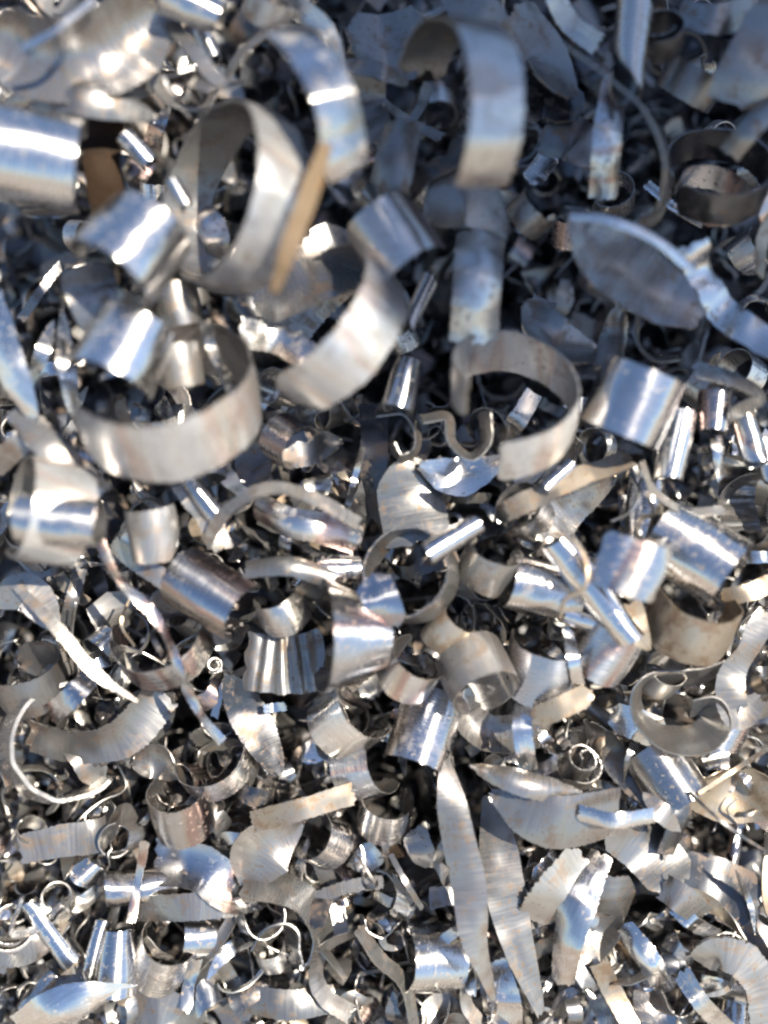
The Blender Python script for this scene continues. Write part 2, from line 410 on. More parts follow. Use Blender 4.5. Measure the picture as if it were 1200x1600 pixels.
add_shade_panel([(0.50, 0.345, 0.94), (0.86, 0.315, 0.90), (0.98, 0.85, 0.80), (0.49, 0.85, 0.88)], (0.72, 0.72, 0.84))

# small shavings that nobody could count: one mesh from a few dozen template chips
SLOTS = ['bright', 'mirror', 'matte', 'pale', 'dark', 'temper_reflect', 'tan', 'rust', 'edge']
def small_template(g, kinds, mats):
    kind = g.choice(kinds)
    kw = dict(seg=6.0, m=2, g=g, dent=2.0)
    if kind == 'curl':
        r = g.uniform(8, 26); Q, uv, _ = curl_sheet(r, r * g.uniform(0.4, 1.5), 0, 0, 0, g.uniform(120, 460), grow=g.uniform(-.4, .4), pitch=g.uniform(-20, 30), cone=g.uniform(-.3, .3), skew=g.uniform(-.5, .5), **kw)
    elif kind == 'thin':      # thin open loop
        r = g.uniform(14, 34); Q, uv, _ = curl_sheet(r, g.uniform(5, 14), 0, 0, 0, g.uniform(110, 330), grow=g.uniform(-.4, .4), pitch=g.uniform(-40, 40), **kw)
    elif kind == 'tube':
        r = g.uniform(5, 10); Q, uv, _ = curl_sheet(r, r * g.uniform(3, 7), 0, 0, 0, 330, grow=0.3, cone=g.uniform(-.5, .5), skew=g.uniform(-1, 1), **kw)
    elif kind == 'strip':
        L = g.uniform(50, 130); P = [(-L / 2, 0, 0), (-L / 6, g.uniform(-18, 18), g.uniform(0, 30)), (L / 6, g.uniform(-18, 18), g.uniform(0, 30)), (L / 2, 0, g.uniform(-25, 10))]
        Q, uv, _ = strip_sheet(P, g.uniform(7, 24), [g.uniform(-60, 60), g.uniform(-90, 90), g.uniform(-90, 90)], prof=str(g.choice(['strip', 'leaf', 'point'])), **kw)
    elif kind == 'needle':
        L = g.uniform(40, 120); P = [(-L / 2, 0, 0), (-L / 5, g.uniform(-16, 16), g.uniform(-10, 16)), (L / 5, g.uniform(-16, 16), g.uniform(-10, 16)), (L / 2, 0, 0)]
        Q, uv, _ = strip_sheet(P, g.uniform(3, 6), [0, g.uniform(0, 200)], **kw)
    else:
        L = g.uniform(30, 80); P = [(-L / 2, 0, 0), (0, g.uniform(-8, 8), g.uniform(-10, 20)), (L / 2, 0, 0)]
        Q, uv, _ = strip_sheet(P, g.uniform(18, 48), [g.uniform(-25, 25), g.uniform(-25, 25)], prof=str(g.choice(['leaf', 'pod', 'tongue', 'point'])), camber=g.uniform(-.3, .3), **kw)
    a, b = PAIR[g.choice(mats)]
    V, F, MI, U = sheet_arrays(Q, 1.6, uv)
    V = V - V.mean(0)
    return V, F, np.array([SLOTS.index(a), SLOTS.index(b), SLOTS.index('edge')])[MI], U
def rand_rot(g):
    q = g.normal(size=4); q /= np.linalg.norm(q); a, b, c, d = q
    return np.array([[1-2*(c*c+d*d), 2*(b*c-a*d), 2*(b*d+a*c)], [2*(b*c+a*d), 1-2*(b*b+d*d), 2*(c*d-a*b)], [2*(b*d-a*c), 2*(c*d+a*b), 1-2*(b*b+c*c)]])
g2 = np.random.default_rng(21)
def templates(n, kinds, mats): return [small_template(g2, kinds, list(mats)) for _ in range(n)]
TPL_DEEP = templates(50, ['flake', 'flake', 'strip', 'curl', 'thin'], 'bmmqddddddpw')  # mostly dark chips: shade of the deep gaps put into their colour
TPL_FINE = templates(90, ['curl', 'curl', 'curl', 'thin', 'strip', 'strip', 'strip', 'flake', 'flake'], 'bbgmmwwpqqddt')
def scatter(name, count, urange, vrange, hrange, smin, smax, inside, label, TPL, flat=None):
    Vs, Fs, Ms, Us, off = [], [], [], [], 0
    while len(Vs) < count:
        u, v = g2.uniform(*urange), g2.uniform(*vrange)
        if inside is not None and inside(u, v): continue
        V, F, MI, U = TPL[g2.integers(len(TPL))]
        k = S * g2.uniform(smin, smax)
        p = np.array([u, v, (float(heap_height(u, v)) if flat is None else flat(u, v)) + g2.uniform(*hrange)])
        Vs.append((V * k) @ rand_rot(g2).T + p); Fs.append(F + off); Ms.append(MI); Us.append(U + g2.uniform(0, 60, 2)); off += len(V)
    ob = bpy.data.objects.new(name, mesh_from(name, np.concatenate(Vs) @ R.T, np.concatenate(Fs), np.concatenate(Ms), np.concatenate(Us), SLOTS))
    COL.objects.link(ob); ob['kind'] = 'stuff'; ob['label'] = label; ob['category'] = 'metal shavings'
    return ob
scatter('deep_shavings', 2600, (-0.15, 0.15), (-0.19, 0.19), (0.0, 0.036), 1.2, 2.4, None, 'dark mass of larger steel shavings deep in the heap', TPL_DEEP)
GAPS = [(270, 1125, 90, 45), (440, 1120, 60, 60), (590, 730, 45, 110), (930, 800, 60, 40), (1140, 1350, 80, 70), (640, 1230, 60, 60), (760, 770, 50, 40)]
def in_gap(u, v):
    px, py = 600 + u / S, 800 - v / S
    return any(((px - a) / c) ** 2 + ((py - b) / d) ** 2 < 1 for a, b, c, d in GAPS)
scatter('fine_shavings', 1700, (-0.15, 0.15), (-0.19, 0.035), (-0.016, 0.014), 0.75, 1.6, in_gap, 'dense tangle of small steel shavings filling the lower part of the heap', TPL_FINE,
        flat=lambda u, v: -0.004 - 0.10 * max(0, v + 0.02))
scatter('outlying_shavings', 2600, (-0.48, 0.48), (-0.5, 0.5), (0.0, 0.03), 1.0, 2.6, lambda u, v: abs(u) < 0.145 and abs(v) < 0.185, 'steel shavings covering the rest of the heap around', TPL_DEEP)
# ================================================================== the chips one can tell apart
# ---- top left
Fl('wide bowl-shaped pale flake in the top left corner', [(-15, 55, -4), (60, 92, 2), (150, 88, 2), (255, 25, -6)], 44, 120, -25, 'w', camber=-0.28, prof='pod')
Rb('narrow shiny sliver lying inside the bowl-shaped flake', [(35, 76), (85, 48), (145, 0)], 52, 15, 10, 'g', arch=3)
T('big mirror-bright cylinder cut off by the left edge', 20, 240, 50, 72, 205, -7, 'g', a0=-160, a1=150, tilt=-12, cone=0, skew=0.1, dent=1, grow=0.05, pitch=0)
Fl('dull grey flake above the big bright cylinder', [(45, 160), (140, 152), (245, 182)], 34, 66, 15, 'q', camber=0.2)
Rb('rusty brown strip beside the big bright cylinder', [(165, 185), (160, 260), (175, 345)], 26, 60, 20, 'r', camber=0.15)
T('small shiny tube between cylinder and large ring', 215, 235, 36, 17, 56, -48, 'g')
C('largest broad ring with satin wall, upper left', 362, 312, 44, 142, 84, 170, 39, -128, 232, 's', pitch=24, skew=0.2, thick=3)
C('bright arched chip under the largest ring', 208, 390, 54, 74, 112, 57, -18, -100, 125, 'g', skew=0.4, cone=-0.1)
T('tiny tube leaning against the largest ring', 281, 304, 44, 12, 46, -60, 'g')
Fl('bluish flake seen through the largest ring', [(290, 325), (325, 360), (350, 405)], 22, 62, -20, 'b', camber=0.2)
Rb('grey bent strip with hooked end near the top', [(250, 20), (300, 75), (345, 128), (375, 125), (378, 100)], 36, 25, [10, 10, 30, 80], 'm', arch=6)
Rb('thin matte hoop left of the hooked strip', [(272, 45), (246, 80), (243, 120), (266, 158), (318, 168), (335, 140)], 30, 30, 55, 'w')
Rb('slender arched ribbon at top, left of centre', [(345, 135), (378, 80), (430, 46), (490, 52), (522, 112)], 34, 26, 40, 'm')
T('blue-white tube at top beside the bowl flake', 300, 12, 40, 32, 90, -18, 'b')
T('short shiny roll hanging under the blue-white tube', 325, 72, 30, 15, 50, -65, 'g')
C('curled grey chip behind the large ring top', 205, 120, 22, 42, 50, 110, 40, -60, 200, 'm')
# ---- top centre
C('left of two tall arched bands near the top', 462, 205, 44, 150, 78, 206, 24, -54, 50, 'b', thick=2.6, cone=0.05, jag=1.6)
C('right of two tall arched bands near the top', 706, 188, 46, 146, 88, 186, 23, -62, 128, 'b', thick=2.6, jag=1.8)
Rb('straight tan-brown splinter leaning on the largest ring', [(514, 212), (482, 305), (452, 388), (428, 456)], 66, 32, 14, 'a', prof=[0.55, 1, 0.9, 0.5])
Rb('grey bent plate between the two arched bands', [(632, 195), (618, 250), (604, 320)], 32, 66, -14, 'm', camber=0.18, arch=4)
C('speckled half tube in the middle of upper half', 620, 384, 40, 62, 108, -56, 10, -100, 95, 'p')
Fl('dull brown-grey triangular flake right of half tube', [(665, 345), (725, 305), (795, 350)], 32, 105, 10, 'q', camber=0.05)
Fl('striated grey flake right of the left band', [(570, 105), (568, 160), (585, 225)], 22, 70, -10, 'q', prof='pod')
Fl('broad shaded plate at top between the bands', [(548, 60), (600, 75), (665, 60)], 22, 115, 8, 'q', prof='pod')
Rb('round-tipped grey finger between the bands', [(638, 132), (600, 112), (535, 102)], 28, 26, 0, 'q', prof='tongue')
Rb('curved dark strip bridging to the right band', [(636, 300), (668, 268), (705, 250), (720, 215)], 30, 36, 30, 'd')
C('small hooked chip below the left band', 565, 312, 30, 26, 34, 150, 35, -80, 170, 'm')
Fl('sloping grey plate at top, right of centre', [(690, -5), (750, 20), (800, 65)], 30, 60, -20, 'q')
Fl('shaded plate right of the right band', [(800, 20), (850, 80), (880, 150)], 26, 90, 25, 'q', prof='pod')
Rb('slender bent ribbon above the left band', [(420, 5), (470, 15), (515, 60), (530, 130)], 26, 34, -35, 'b')
C('cream curl at top edge above the left band', 420, 12, 28, 40, 40, 60, 40, -120, 90, 'w')
Rb('criss-cross blue-grey strip under the right band', [(600, 160), (640, 190), (690, 215)], 18, 20, 20, 'm')
Rb('second strip crossing under the right band', [(670, 130), (655, 170), (630, 205)], 22, 18, -20, 'm')
# ---- top right
Rb('long thin hoop with yellow-lit rim, upper right', [(808, -20, -6), (868, 55, 0), (955, 122, 3), (1018, 185, 3), (1042, 255, 0), (1032, 325, -8), (995, 362, -16)], 46, 40, 60, 'w', thick=3)
T('shiny upright tube at top inside the hoop', 985, 70, 34, 25, 170, 83, 'b')
Rb('brownish upright strip under the shiny upright tube', [(962, 128), (950, 210), (942, 310)], 26, 52, 12, 'P', camber=0.2)
C('dull rosette curl at top right', 1030, 55, 30, 42, 40, 110, 62, -40, 420, 'd', grow=-0.35)
Rb('striated grey plate on the right edge near top', [(1225, 25), (1180, 95), (1148, 165)], 36, 105, 8, 'q', camber=0.1)
Rb('dull bar below the striated edge plate', [(1140, 240), (1172, 200), (1215, 160)], 38, 40, 12, 'm', camber=0.2)
C('dark oily ring at right edge, upper part', 1118, 275, 28, 84, 56, 95, 56, -60, 290, 'd', thick=2.8)
C('brown inner curl nested in the dark oily ring', 1112, 305, 24, 56, 40, 80, 50, -40, 260, 'P')
Fl('large fan-shaped leaf with bright top edge, right', [(888, 335, 4), (975, 415, 0), (1095, 500, -4)], 42, 112, 4, 'w', camber=-0.12, thick=3, prof=[0.1,0.75,1,0.95,0.8,0.3])
Rb('bright curled lip along the fan-shaped leaf', [(893, 337), (945, 342), (1020, 372), (1085, 425)], 47, 20, 20, 'g', camber=0.3)
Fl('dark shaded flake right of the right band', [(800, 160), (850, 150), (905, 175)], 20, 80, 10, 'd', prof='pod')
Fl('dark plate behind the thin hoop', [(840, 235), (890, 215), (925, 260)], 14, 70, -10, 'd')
C('small grey curl under the right band foot', 830, 335, 24, 36, 40, 40, 35, -100, 150, 'm')
Rb('thin pale strip on the right edge, upper part', [(1215, 330), (1192, 375), (1188, 430)], 34, 24, 20, 't')
Rb('slanted grey bar at top inside right corner', [(1180, 15), (1120, 30), (1060, 20)], 28, 46, 15, 'm')
C('dull half ring at top right behind upright tube', 1080, 130, 20, 48, 50, 60, 30, -90, 110, 'q')
Rb('blue-grey strip at top left of thin hoop', [(865, -10), (890, 35), (935, 70)], 30, 34, -30, 'b')
# ---- left, middle
C('large open hoop with satin front band, left', 262, 620, 46, 142, 108, 94, 44, -84, 190, 's', thick=3, pitch=-10, jag=1.5)
C('bright arched chip standing at the hoop, left', 195, 552, 50, 66, 106, 68, -16, -100, 130, 'g', skew=0.3, cone=-0.08)
C('small lit curl inside the large open hoop', 281, 570, 42, 34, 66, 98, 12, -130, 130, 'w')
Rb('narrow shiny ribbon inside the large open hoop', [(320, 500), (333, 550), (364, 610)], 40, 20, [10, -35, 10], 'g')
C('matte inner ring low in the large hoop', 240, 640, 20, 56, 44, 20, 52, -30, 290, 'm')
Rb('striped grey bar inside the hoop, lower', [(255, 655), (285, 650), (318, 668)], 24, 42, 8, 'q', ripple=(2, 4))
Rb('bright triangular blade on the left edge', [(-20, 470), (15, 570), (62, 675)], 40, 64, -18, 'g', prof=[1, 1, 0.8, 0.15], camber=0.12)
Rb('blue-white upright blade left of the arched chip', [(98, 485), (104, 570), (120, 668)], 34, 27, 30, 'g', prof='leaf')
Rb('thin slanted blade near the left edge', [(84, 500), (66, 550), (44, 610)], 32, 22, 25, 'b', prof='leaf')
Rb('striated grey tab with lit lower end, left', [(132, 412), (146, 462), (170, 518)], 42, 78, 8, 'q', prof='pod')
C('cream curled edge beside the striated tab', 208, 470, 40, 32, 44, 70, 30, -70, 170, 'w')
C('satin grey roll under the largest ring', 275, 475, 34, 38, 66, 100, 12, -120, 110, 'm')
C('big blurred ring with bright core, left edge', 78, 800, 34, 82, 92, 168, 34, -120, 200, 's', thick=3)
T('white-shining tube inside the big blurred ring', 96, 812, 42, 36, 122, -3, 'g', tilt=6)
Rb('grey ribbon running into the big blurred ring', [(25, 640), (80, 700), (160, 775)], 34, 46, 25, 'w', camber=0.1)
Rb('pale strip at left edge above the blurred ring', [(-15, 735), (35, 690), (70, 655)], 30, 40, -25, 'w')
# ---- centre, middle
C('broad stained band curving through the centre', 510, 512, 42, 130, 92, 142, 34, -70, 215, 's', thick=2.8, jag=1.4)
Fl('brown-stained back wall above the centre band', [(395, 470), (475, 425), (565, 385)], 30, 120, 20, 'q', camber=-0.1, prof='pod')
Rb('grey lit strip left of the centre band', [(375, 520), (430, 530), (510, 575)], 36, 52, -12, 'b', camber=0.12)
T('slim bright rod right of the centre band', 655, 474, 34, 13, 98, 66, 'g')
T('upright shiny roll below the slim rod', 630, 604, 30, 26, 84, 77, 'G')
C('large looped spiral band standing right of centre', 804, 618, 44, 100, 80, 92, 47, -18, 306, 'S', pitch=110, thick=3)
Rb('blue-grey arched strip above the looped spiral', [(752, 372), (745, 445), (742, 530)], 36, 84, 4, 'b', camber=0.26)
C('small striped curl left of the dark gap', 452, 690, 26, 38, 56, -32, 34, -130, 130, 'p')
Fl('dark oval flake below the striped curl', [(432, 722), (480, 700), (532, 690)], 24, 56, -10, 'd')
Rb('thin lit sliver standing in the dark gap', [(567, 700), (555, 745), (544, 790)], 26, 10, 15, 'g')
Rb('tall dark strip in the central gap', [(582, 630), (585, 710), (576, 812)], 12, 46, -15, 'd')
Rb('wavy matte ribbon standing on edge, centre', [(588, 646), (630, 642), (652, 668), (650, 705), (626, 716), (612, 694)], 26, 42, 72, 'm')
Rb('U-shaped matte fold next to the wavy ribbon', [(660, 655), (700, 650), (708, 690), (735, 712), (758, 690), (756, 645)], 28, 42, 68, 'm')
Fl('gleaming triangular flake below the looped spiral', [(655, 728), (720, 745), (800, 712)], 24, 66, 8, 'g', prof=[0.2, 0.8, 1, 0.6, 0.1])
Rb('grey rounded tab with rust specks, centre', [(632, 718), (640, 770), (655, 850)], 22, 104, 4, 'q', prof='tongue', camber=0.08)
Rb('long tan-lit arched ribbon left of centre', [(320, 850), (358, 795), (420, 762), (490, 778), (562, 818)], 34, 26, 35, 'w')
Rb('bright creased strip beneath the arched ribbon', [(405, 790), (450, 815), (500, 825), (558, 845)], 26, 50, -10, 'p', camber=0.25)
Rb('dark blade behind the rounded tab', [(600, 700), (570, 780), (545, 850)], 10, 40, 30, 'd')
# ---- right, middle
Fl('dark curved flake left of the fan-shaped leaf', [(820, 470), (870, 525), (945, 555)], 26, 70, 15, 'q', camber=-0.2)
Rb('grey stubby finger under the fan-shaped leaf', [(966, 480), (960, 520), (948, 580)], 30, 42, 0, 'm', prof='tongue', camber=0.2)
Rb('thin hoop under the fan-shaped leaf tip', [(1000, 490), (996, 530), (1020, 560), (1060, 558)], 30, 26, 60, 'm')
C('banded bright half tube, right of looped spiral', 988, 628, 40, 66, 106, 68, 10, -100, 100, 'g')
Rb('scalloped blue-white ribbon on the right edge', [(1080, 380), (1100, 440), (1145, 500), (1220, 545)], 42, 56, [-20, 25, -15, 20], 'g', ripple=(6, 2.5), camber=0.1)
T('white upright tube, right, under banded half tube', 1056, 696, 32, 27, 108, 77, 'g')
T('short pink-striped roll near the right edge', 1115, 645, 32, 24, 62, 84, 'p')
Rb('pointed upright blade below the pink-striped roll', [(1118, 670), (1122, 705), (1124, 750)], 28, 30, 15, 'g', prof='point', camber=0.2)
T('slim tilted tube by the right edge, middle', 1170, 680, 30, 18, 96, -78, 'p')
T('bright tube stub at the right edge, middle', 1196, 720, 26, 16, 70, -80, 'g')
Rb('grey folded wing above the pink-striped roll', [(1085, 575), (1140, 590), (1190, 620), (1140, 650)], 36, 40, [30, 45, 60], 'w')
Rb('ribbed grey plate at the right edge', [(1165, 715), (1150, 770), (1160, 830)], 20, 66, -12, 'q', ripple=(1.5, 7))
Rb('cream thin arc below the white upright tube', [(1003, 722), (1022, 765), (1070, 798), (1130, 796)], 34, 22, 48, 'w')
T('grey glossy roll standing left of the cream arc', 1008, 800, 24, 29, 96, 83, 'b')
Rb('tan creased strip below the looped spiral', [(790, 800), (850, 770), (905, 745), (985, 715)], 32, 36, 25, 't', ripple=(3, 3))
Fl('cream pointed flake right of the dark hole', [(852, 852), (885, 800), (960, 745)], 26, 70, -18, 'w', prof=[0.5, 1, 0.8, 0.3])
C('round dark-mouthed curl below the looped spiral', 820, 800, 22, 42, 46, 140, 46, -60, 240, 'b')
T('thin bright tube below the looped spiral', 870, 745, 34, 12, 64, 40, 'g')
Wr('fine bent wire loop above the glossy roll', [(985, 740), (1000, 770), (985, 800), (955, 815)], 30, 5, 'm')
C('ribbed ring at the right edge below plate', 1185, 800, 22, 60, 46, 165, 42, -110, 200, 'q')
# ---- left, lower middle
Rb('twisted tan ribbon dangling across the left side', [(152, 838, 6), (188, 908, 8), (236, 955, 8), (264, 1000, 6), (288, 1068, 2), (318, 1122, -2), (348, 1160, -6)], 30, 17, [20, 70, 10, 75, -50, 60, 20], 'P')
Rb('long thin lit blade reaching down from left edge', [(25, 915), (88, 980), (150, 1052), (215, 1096)], 24, 20, 30, 'w', prof=[0.7, 1, 1, 0.2])
Fl('cream plate at the start of the lit blade', [(-15, 945), (40, 925), (90, 985)], 16, 60, 10, 'w')
C('round cup with saw-toothed rim, left', 254, 1000, 16, 74, 64, 104, 52, -120, 190, 'P', jag=1.5)
C('large C-ring with thick pale rim, lower left', 98, 1160, 14, 92, 70, 20, 50, -125, 118, 'w', thick=6, jag=0.2)
Rb('striated cup chip inside the C-ring', [(42, 1150, -2), (115, 1168, 0), (190, 1156, 0), (255, 1085, -4)], 14, 70, -25, 'q', camber=-0.1, jag=1.3)
Rb('brown-edged flap leaning over the C-ring', [(152, 1045), (118, 1082), (78, 1118)], 24, 38, -15, 'p')
C('dark arched hood above the C-ring', 45, 1062, 12, 58, 66, 98, 28, -40, 210, 'q')
C('brownish roll with two white glints, left of centre', 332, 928, 26, 50, 128, -28, 20, -120, 120, 'P')
C('tiny watch-spring curl beside twisted ribbon', 335, 1040, 14, 14, 20, 60, 72, 0, 560, 'w', grow=-0.3, thick=2)
Rb('dark lance-shaped blade, left of centre', [(352, 1052), (390, 1120), (440, 1215)], 14, 62, 18, 'd', prof='leaf')
C('bright small ring arc below twisted ribbon', 335, 1190, 8, 58, 44, 110, 44, -110, 210, 'b')
C('matte half hoop inside bright ring arc', 352, 1200, 6, 46, 40, 92, 30, 60, 250, 'q')
C('U-shaped cream chip beside twisted ribbon top', 240, 830, 26, 40, 84, 96, 14, -120, 90, 'w', skew=0.3)
Rb('pale fold next to U-shaped cream chip', [(285, 755), (318, 800), (350, 858)], 28, 40, [25, -20, 40], 'w')
T('cream tube under the big open hoop', 322, 785, 28, 18, 88, -52, 'b')
Rb('slanted pale lath right of twisted ribbon', [(175, 850), (240, 895), (320, 945)], 22, 34, -8, 'w')
Rb('narrow blue-edged lath below slanted lath', [(250, 915), (310, 950), (385, 985)], 22, 18, 25, 'g')
Fl('striated dark scoop below the round cup', [(190, 1090), (225, 1130), (272, 1085)], 6, 64, -10, 'q')
Wr('thin hairlike wire above the dark scoop', [(205, 930), (190, 975), (210, 1010)], 20, 4, 't')
# ---- centre, lower middle
C('flared bright cone with open left mouth, centre', 552, 994, 30, 70, 100, 178, 16, -135, 135, 'p', cone=0.55, thick=2.8)
Rb('fluted pleated sheet left of the cone', [(384, 1032, 0), (440, 1040, 3), (505, 1030, 0)], 18, 98, 0, 'm', ripple=(4, 5.5), dent=1.5)
C('dull thick ring with dark eye, centre', 642, 898, 28, 74, 52, 140, 62, -80, 250, 'q', thick=4)
Rb('pinkish tongue leaning in the dull ring', [(578, 900), (594, 935), (612, 982)], 36, 58, -6, 'P', prof='pod')
T('white-tipped finger tube above the dull ring', 706, 842, 40, 17, 100, 30, 'g')
T('short blue-white tube left of the dull ring', 530, 892, 24, 25, 70, 2, 'g')
C('dark arch left of the short blue-white tube', 480, 895, 20, 40, 46, 150, 34, -90, 140, 'm')
C('round cream curl right of the cone', 643, 1046, 24, 46, 62, 60, 36, -150, 130, 'p')
C('cream roll with dark opening, right of centre', 745, 1052, 26, 56, 78, -65, 40, -200, 140, 'w')
C('speckled mirror chip below the cone', 548, 1118, 14, 58, 80, 42, 34, -160, 110, 'G')
C('dark-striped upright half tube below the cone', 664, 1142, 14, 50, 116, 70, -24, -120, 110, 'b')
C('pink-banded roll below the speckled chip', 572, 1196, 8, 50, 70, 20, 30, -150, 130, 'p')
C('upright shiny cup at the foot of pink-banded roll', 602, 1268, 4, 42, 64, 82, 34, -140, 150, 'b')
Rb('cream trough right of the long leaf top', [(715, 1095), (765, 1145), (838, 1140)], 18, 62, 18, 'w', camber=-0.22)
Rb('white upright band at end of cream trough', [(818, 1100), (816, 1140), (826, 1205)], 22, 32, -6, 'g')
Rb('tiny square glint left of speckled chip', [(412, 1108), (428, 1106), (446, 1104)], 12, 15, 0, 'g')
C('crumpled cream curl right of the dull ring', 765, 880, 28, 44, 66, 70, 36, -130, 130, 'w', dent=3)
C('gilded crumpled chip above the cream roll', 700, 985, 24, 34, 60, 50, 24, -130, 120, 't', dent=3)
T('small open tube left of the cream roll', 690, 1005, 22, 22, 56, 50, 'w')
Rb('bent dark bar above the flared cone', [(385, 890), (450, 885), (520, 905)], 30, 34, 20, 'm', camber=0.2)
C('glassy folded curl left of the cone', 440, 950, 22, 40, 60, 110, 30, -120, 120, 'b', dent=3)
# ---- right, lower middle
T('long gleaming rod lying diagonally, right', 928, 922, 34, 25, 200, -53, 'g', a0=-170, a1=160)
Fl('tan triangular tip at end of gleaming rod', [(975, 945), (995, 985), (1015, 1015)], 30, 56, 0, 't', prof='point')
C('square shiny plate with pink stripe, right', 968, 874, 36, 88, 86, 72, 6, -36, 36, 'p')
C('wide satin half tube with dark mouth, right', 1086, 862, 30, 60, 126, -36, 22, -130, 140, 'b')
T('speckled fat tube left of the gleaming rod', 848, 920, 26, 42, 116, -14, 'b')
T('thin tube poking out of speckled fat tube', 908, 962, 26, 19, 64, -16, 'g')
C('small double curl above the square plate', 1020, 835, 32, 30, 36, 100, 44, -100, 330, 'b')
C('grey barrel chip right of the cream roll', 850, 1038, 20, 60, 90, 82, 24, -120, 100, 'p')
Rb('white lit edge band of the barrel chip', [(888, 985), (896, 1030), (905, 1080)], 28, 22, 10, 'g')
C('glittering half tube below the gleaming rod', 946, 1010, 22, 50, 84, 62, 22, -120, 120, 'p')
C('tan-coated arch chip on the right side', 1080, 966, 26, 68, 84, 78, 30, -120, 120, 't', dent=2.5)
Rb('standing S-curl with thin lit rim, right', [(1142, 1042), (1100, 1056), (1050, 1062), (1006, 1068), (995, 1096), (1010, 1132), (1050, 1154), (1096, 1150), (1118, 1124), (1108, 1104), (1082, 1110)], 16, 66, 58, 'm', thick=3.4)
C('dark little ring behind the S-curl', 1034, 1054, 12, 34, 44, 70, 50, -60, 270, 'm')
Fl('undulating grey leaf at right edge', [(1195, 955), (1172, 1010), (1142, 1062), (1152, 1118), (1188, 1090)], 20, 46, [0, 30, -20, 40], 'w', prof='pod')
Rb('tan lath lying below the barrel chip', [(832, 1124), (875, 1106), (924, 1082)], 28, 37, -5, 't', prof='pod')
C('spiral roll seen end-on, right of long leaf', 905, 1197, 14, 36, 64, 75, 56, -40, 700, 'w', grow=-0.32, thick=2.0, dent=3, pitch=16)
Rb('dark lance leaf right of the spiral roll', [(915, 1125), (958, 1180), (1005, 1258)], 12, 48, -14, 'd', prof='leaf')
C('striated half tube right of dark lance leaf', 1042, 1215, 10, 48, 98, -58, 24, -120, 120, 'b')
Fl('bluish glossy plate left of the S-curl', [(955, 1120), (990, 1130), (1035, 1150)], 8, 52, -8, 'g', prof='pod')
Wr('thin brown hooked wire over the gleaming rod', [(866, 832), (900, 850), (918, 885), (914, 918), (884, 938), (876, 968)], 42, 6, 't')
Rb('yellow-brown strip at the right edge', [(1128, 934), (1170, 926), (1215, 905)], 24, 30, 10, 't')
Wr('straight twig-like wire near the right edge', [(1092, 1240), (1150, 1202), (1215, 1160)], 22, 8, 't')
Wr('dark thin wire sagging at the right edge', [(1076, 1236), (1130, 1285), (1215, 1342)], 22, 5, 'd')
Fl('yellowish crumpled plate at right edge', [(1090, 1225), (1145, 1245), (1215, 1235)], 12, 88, -5, 't', prof='pod', dent=3)
Fl('crumbly rust flake below the tan-coated arch', [(1025, 1005), (1075, 1022), (1130, 1030)], 12, 34, 10, 'r', dent=4)
Fl('second rust crumb beside the crumbly flake', [(1060, 1035), (1100, 1028), (1150, 1045)], 8, 30, -20, 'r', dent=4)
C('matte crescent chip right of the undulating leaf', 1175, 1085, 12, 34, 40, 100, 40, -100, 120, 'w')
C('pinkish curl below the undulating leaf', 1130, 1130, 8, 40, 60, 66, 12, -90, 90, 'p')
# ---- bottom left
C('cylinder chip with half-lit oval face, lower left', 284, 1262, 12, 48, 80, 96, 30, -140, 130, 'p')
Fl('brown-grey petal above half-lit cylinder chip', [(205, 1195), (240, 1190), (275, 1215)], 10, 60, -10, 'q', camber=-0.2)
Rb('flat band ending in a loop, lower left', [(30, 1328), (95, 1314), (155, 1304), (192, 1272), (216, 1288), (208, 1322), (165, 1340)], 8, 52, [0, 0, 10, 60, 75, 70, 60], 'w')
Rb('dark boat-shaped trough, lower left', [(235, 1345), (310, 1355), (365, 1390), (410, 1385)], 4, 70, 20, 'p', camber=-0.25)
Fl('cream cup with blotchy shadow, left of centre', [(380, 1385), (415, 1330), (475, 1285)], 8, 96, -14, 'w', camber=-0.12)
Rb('narrow glinting ribbon standing upright, lower left', [(226, 1315), (216, 1375), (204, 1442)], 14, 16, [10, -30, 25], 'P')
T('horizontal tube with bright line, lower left', 222, 1384, 4, 26, 112, 0, 'b')
Rb('cream strip with sunlit patch, lower left', [(205, 1420), (290, 1418), (378, 1408)], 4, 50, -4, 'w')
T('stout bright tapering tube near bottom left', 182, 1500, 8, 27, 96, 88, 'g', cone=-0.35)
T('slim tube beside the stout tapering tube', 150, 1482, 6, 14, 84, 78, 'g')
T('diagonal glossy tube near left edge bottom', 80, 1455, 6, 15, 116, -55, 'g')
C('dark brown open curl on left edge bottom', 20, 1448, 4, 40, 50, 60, 58, -60, 420, 'P', grow=-0.25)
Rb('wide arc rim curving under the brown curl', [(-10, 1488), (50, 1482), (100, 1432)], 4, 44, 35, 'w', camber=-0.1)
Fl('folded pointed leaf at the bottom left', [(45, 1608), (120, 1565), (212, 1540)], 12, 84, -18, 'G', prof=[0.9, 1, 0.7, 0.05], camber=0.18)
Fl('dull upper half of the folded leaf', [(88, 1545), (140, 1520), (205, 1542)], 8, 56, 24, 'm', prof=[0.3, 1, 0.7, 0.05])
C('satin half roll with diagonal glint, bottom left', 256, 1492, 4, 46, 84, 66, 28, -120, 130, 'b')
C('blue-lit curved chip right of satin half roll', 308, 1460, 2, 36, 64, 170, 30, -110, 130, 'g')
Rb('bright crinkled blade near the bottom', [(305, 1500), (296, 1535), (290, 1580)], 8, 22, [20, -30, 20], 'g')
Fl('rough grey slab near bottom left', [(320, 1500), (345, 1540), (385, 1600)], 2, 60, 10, 'q', prof='pod')
C('thin arc at the bottom left corner', 15, 1580, 4, 38, 30, 20, 50, 60, 280, 'm')
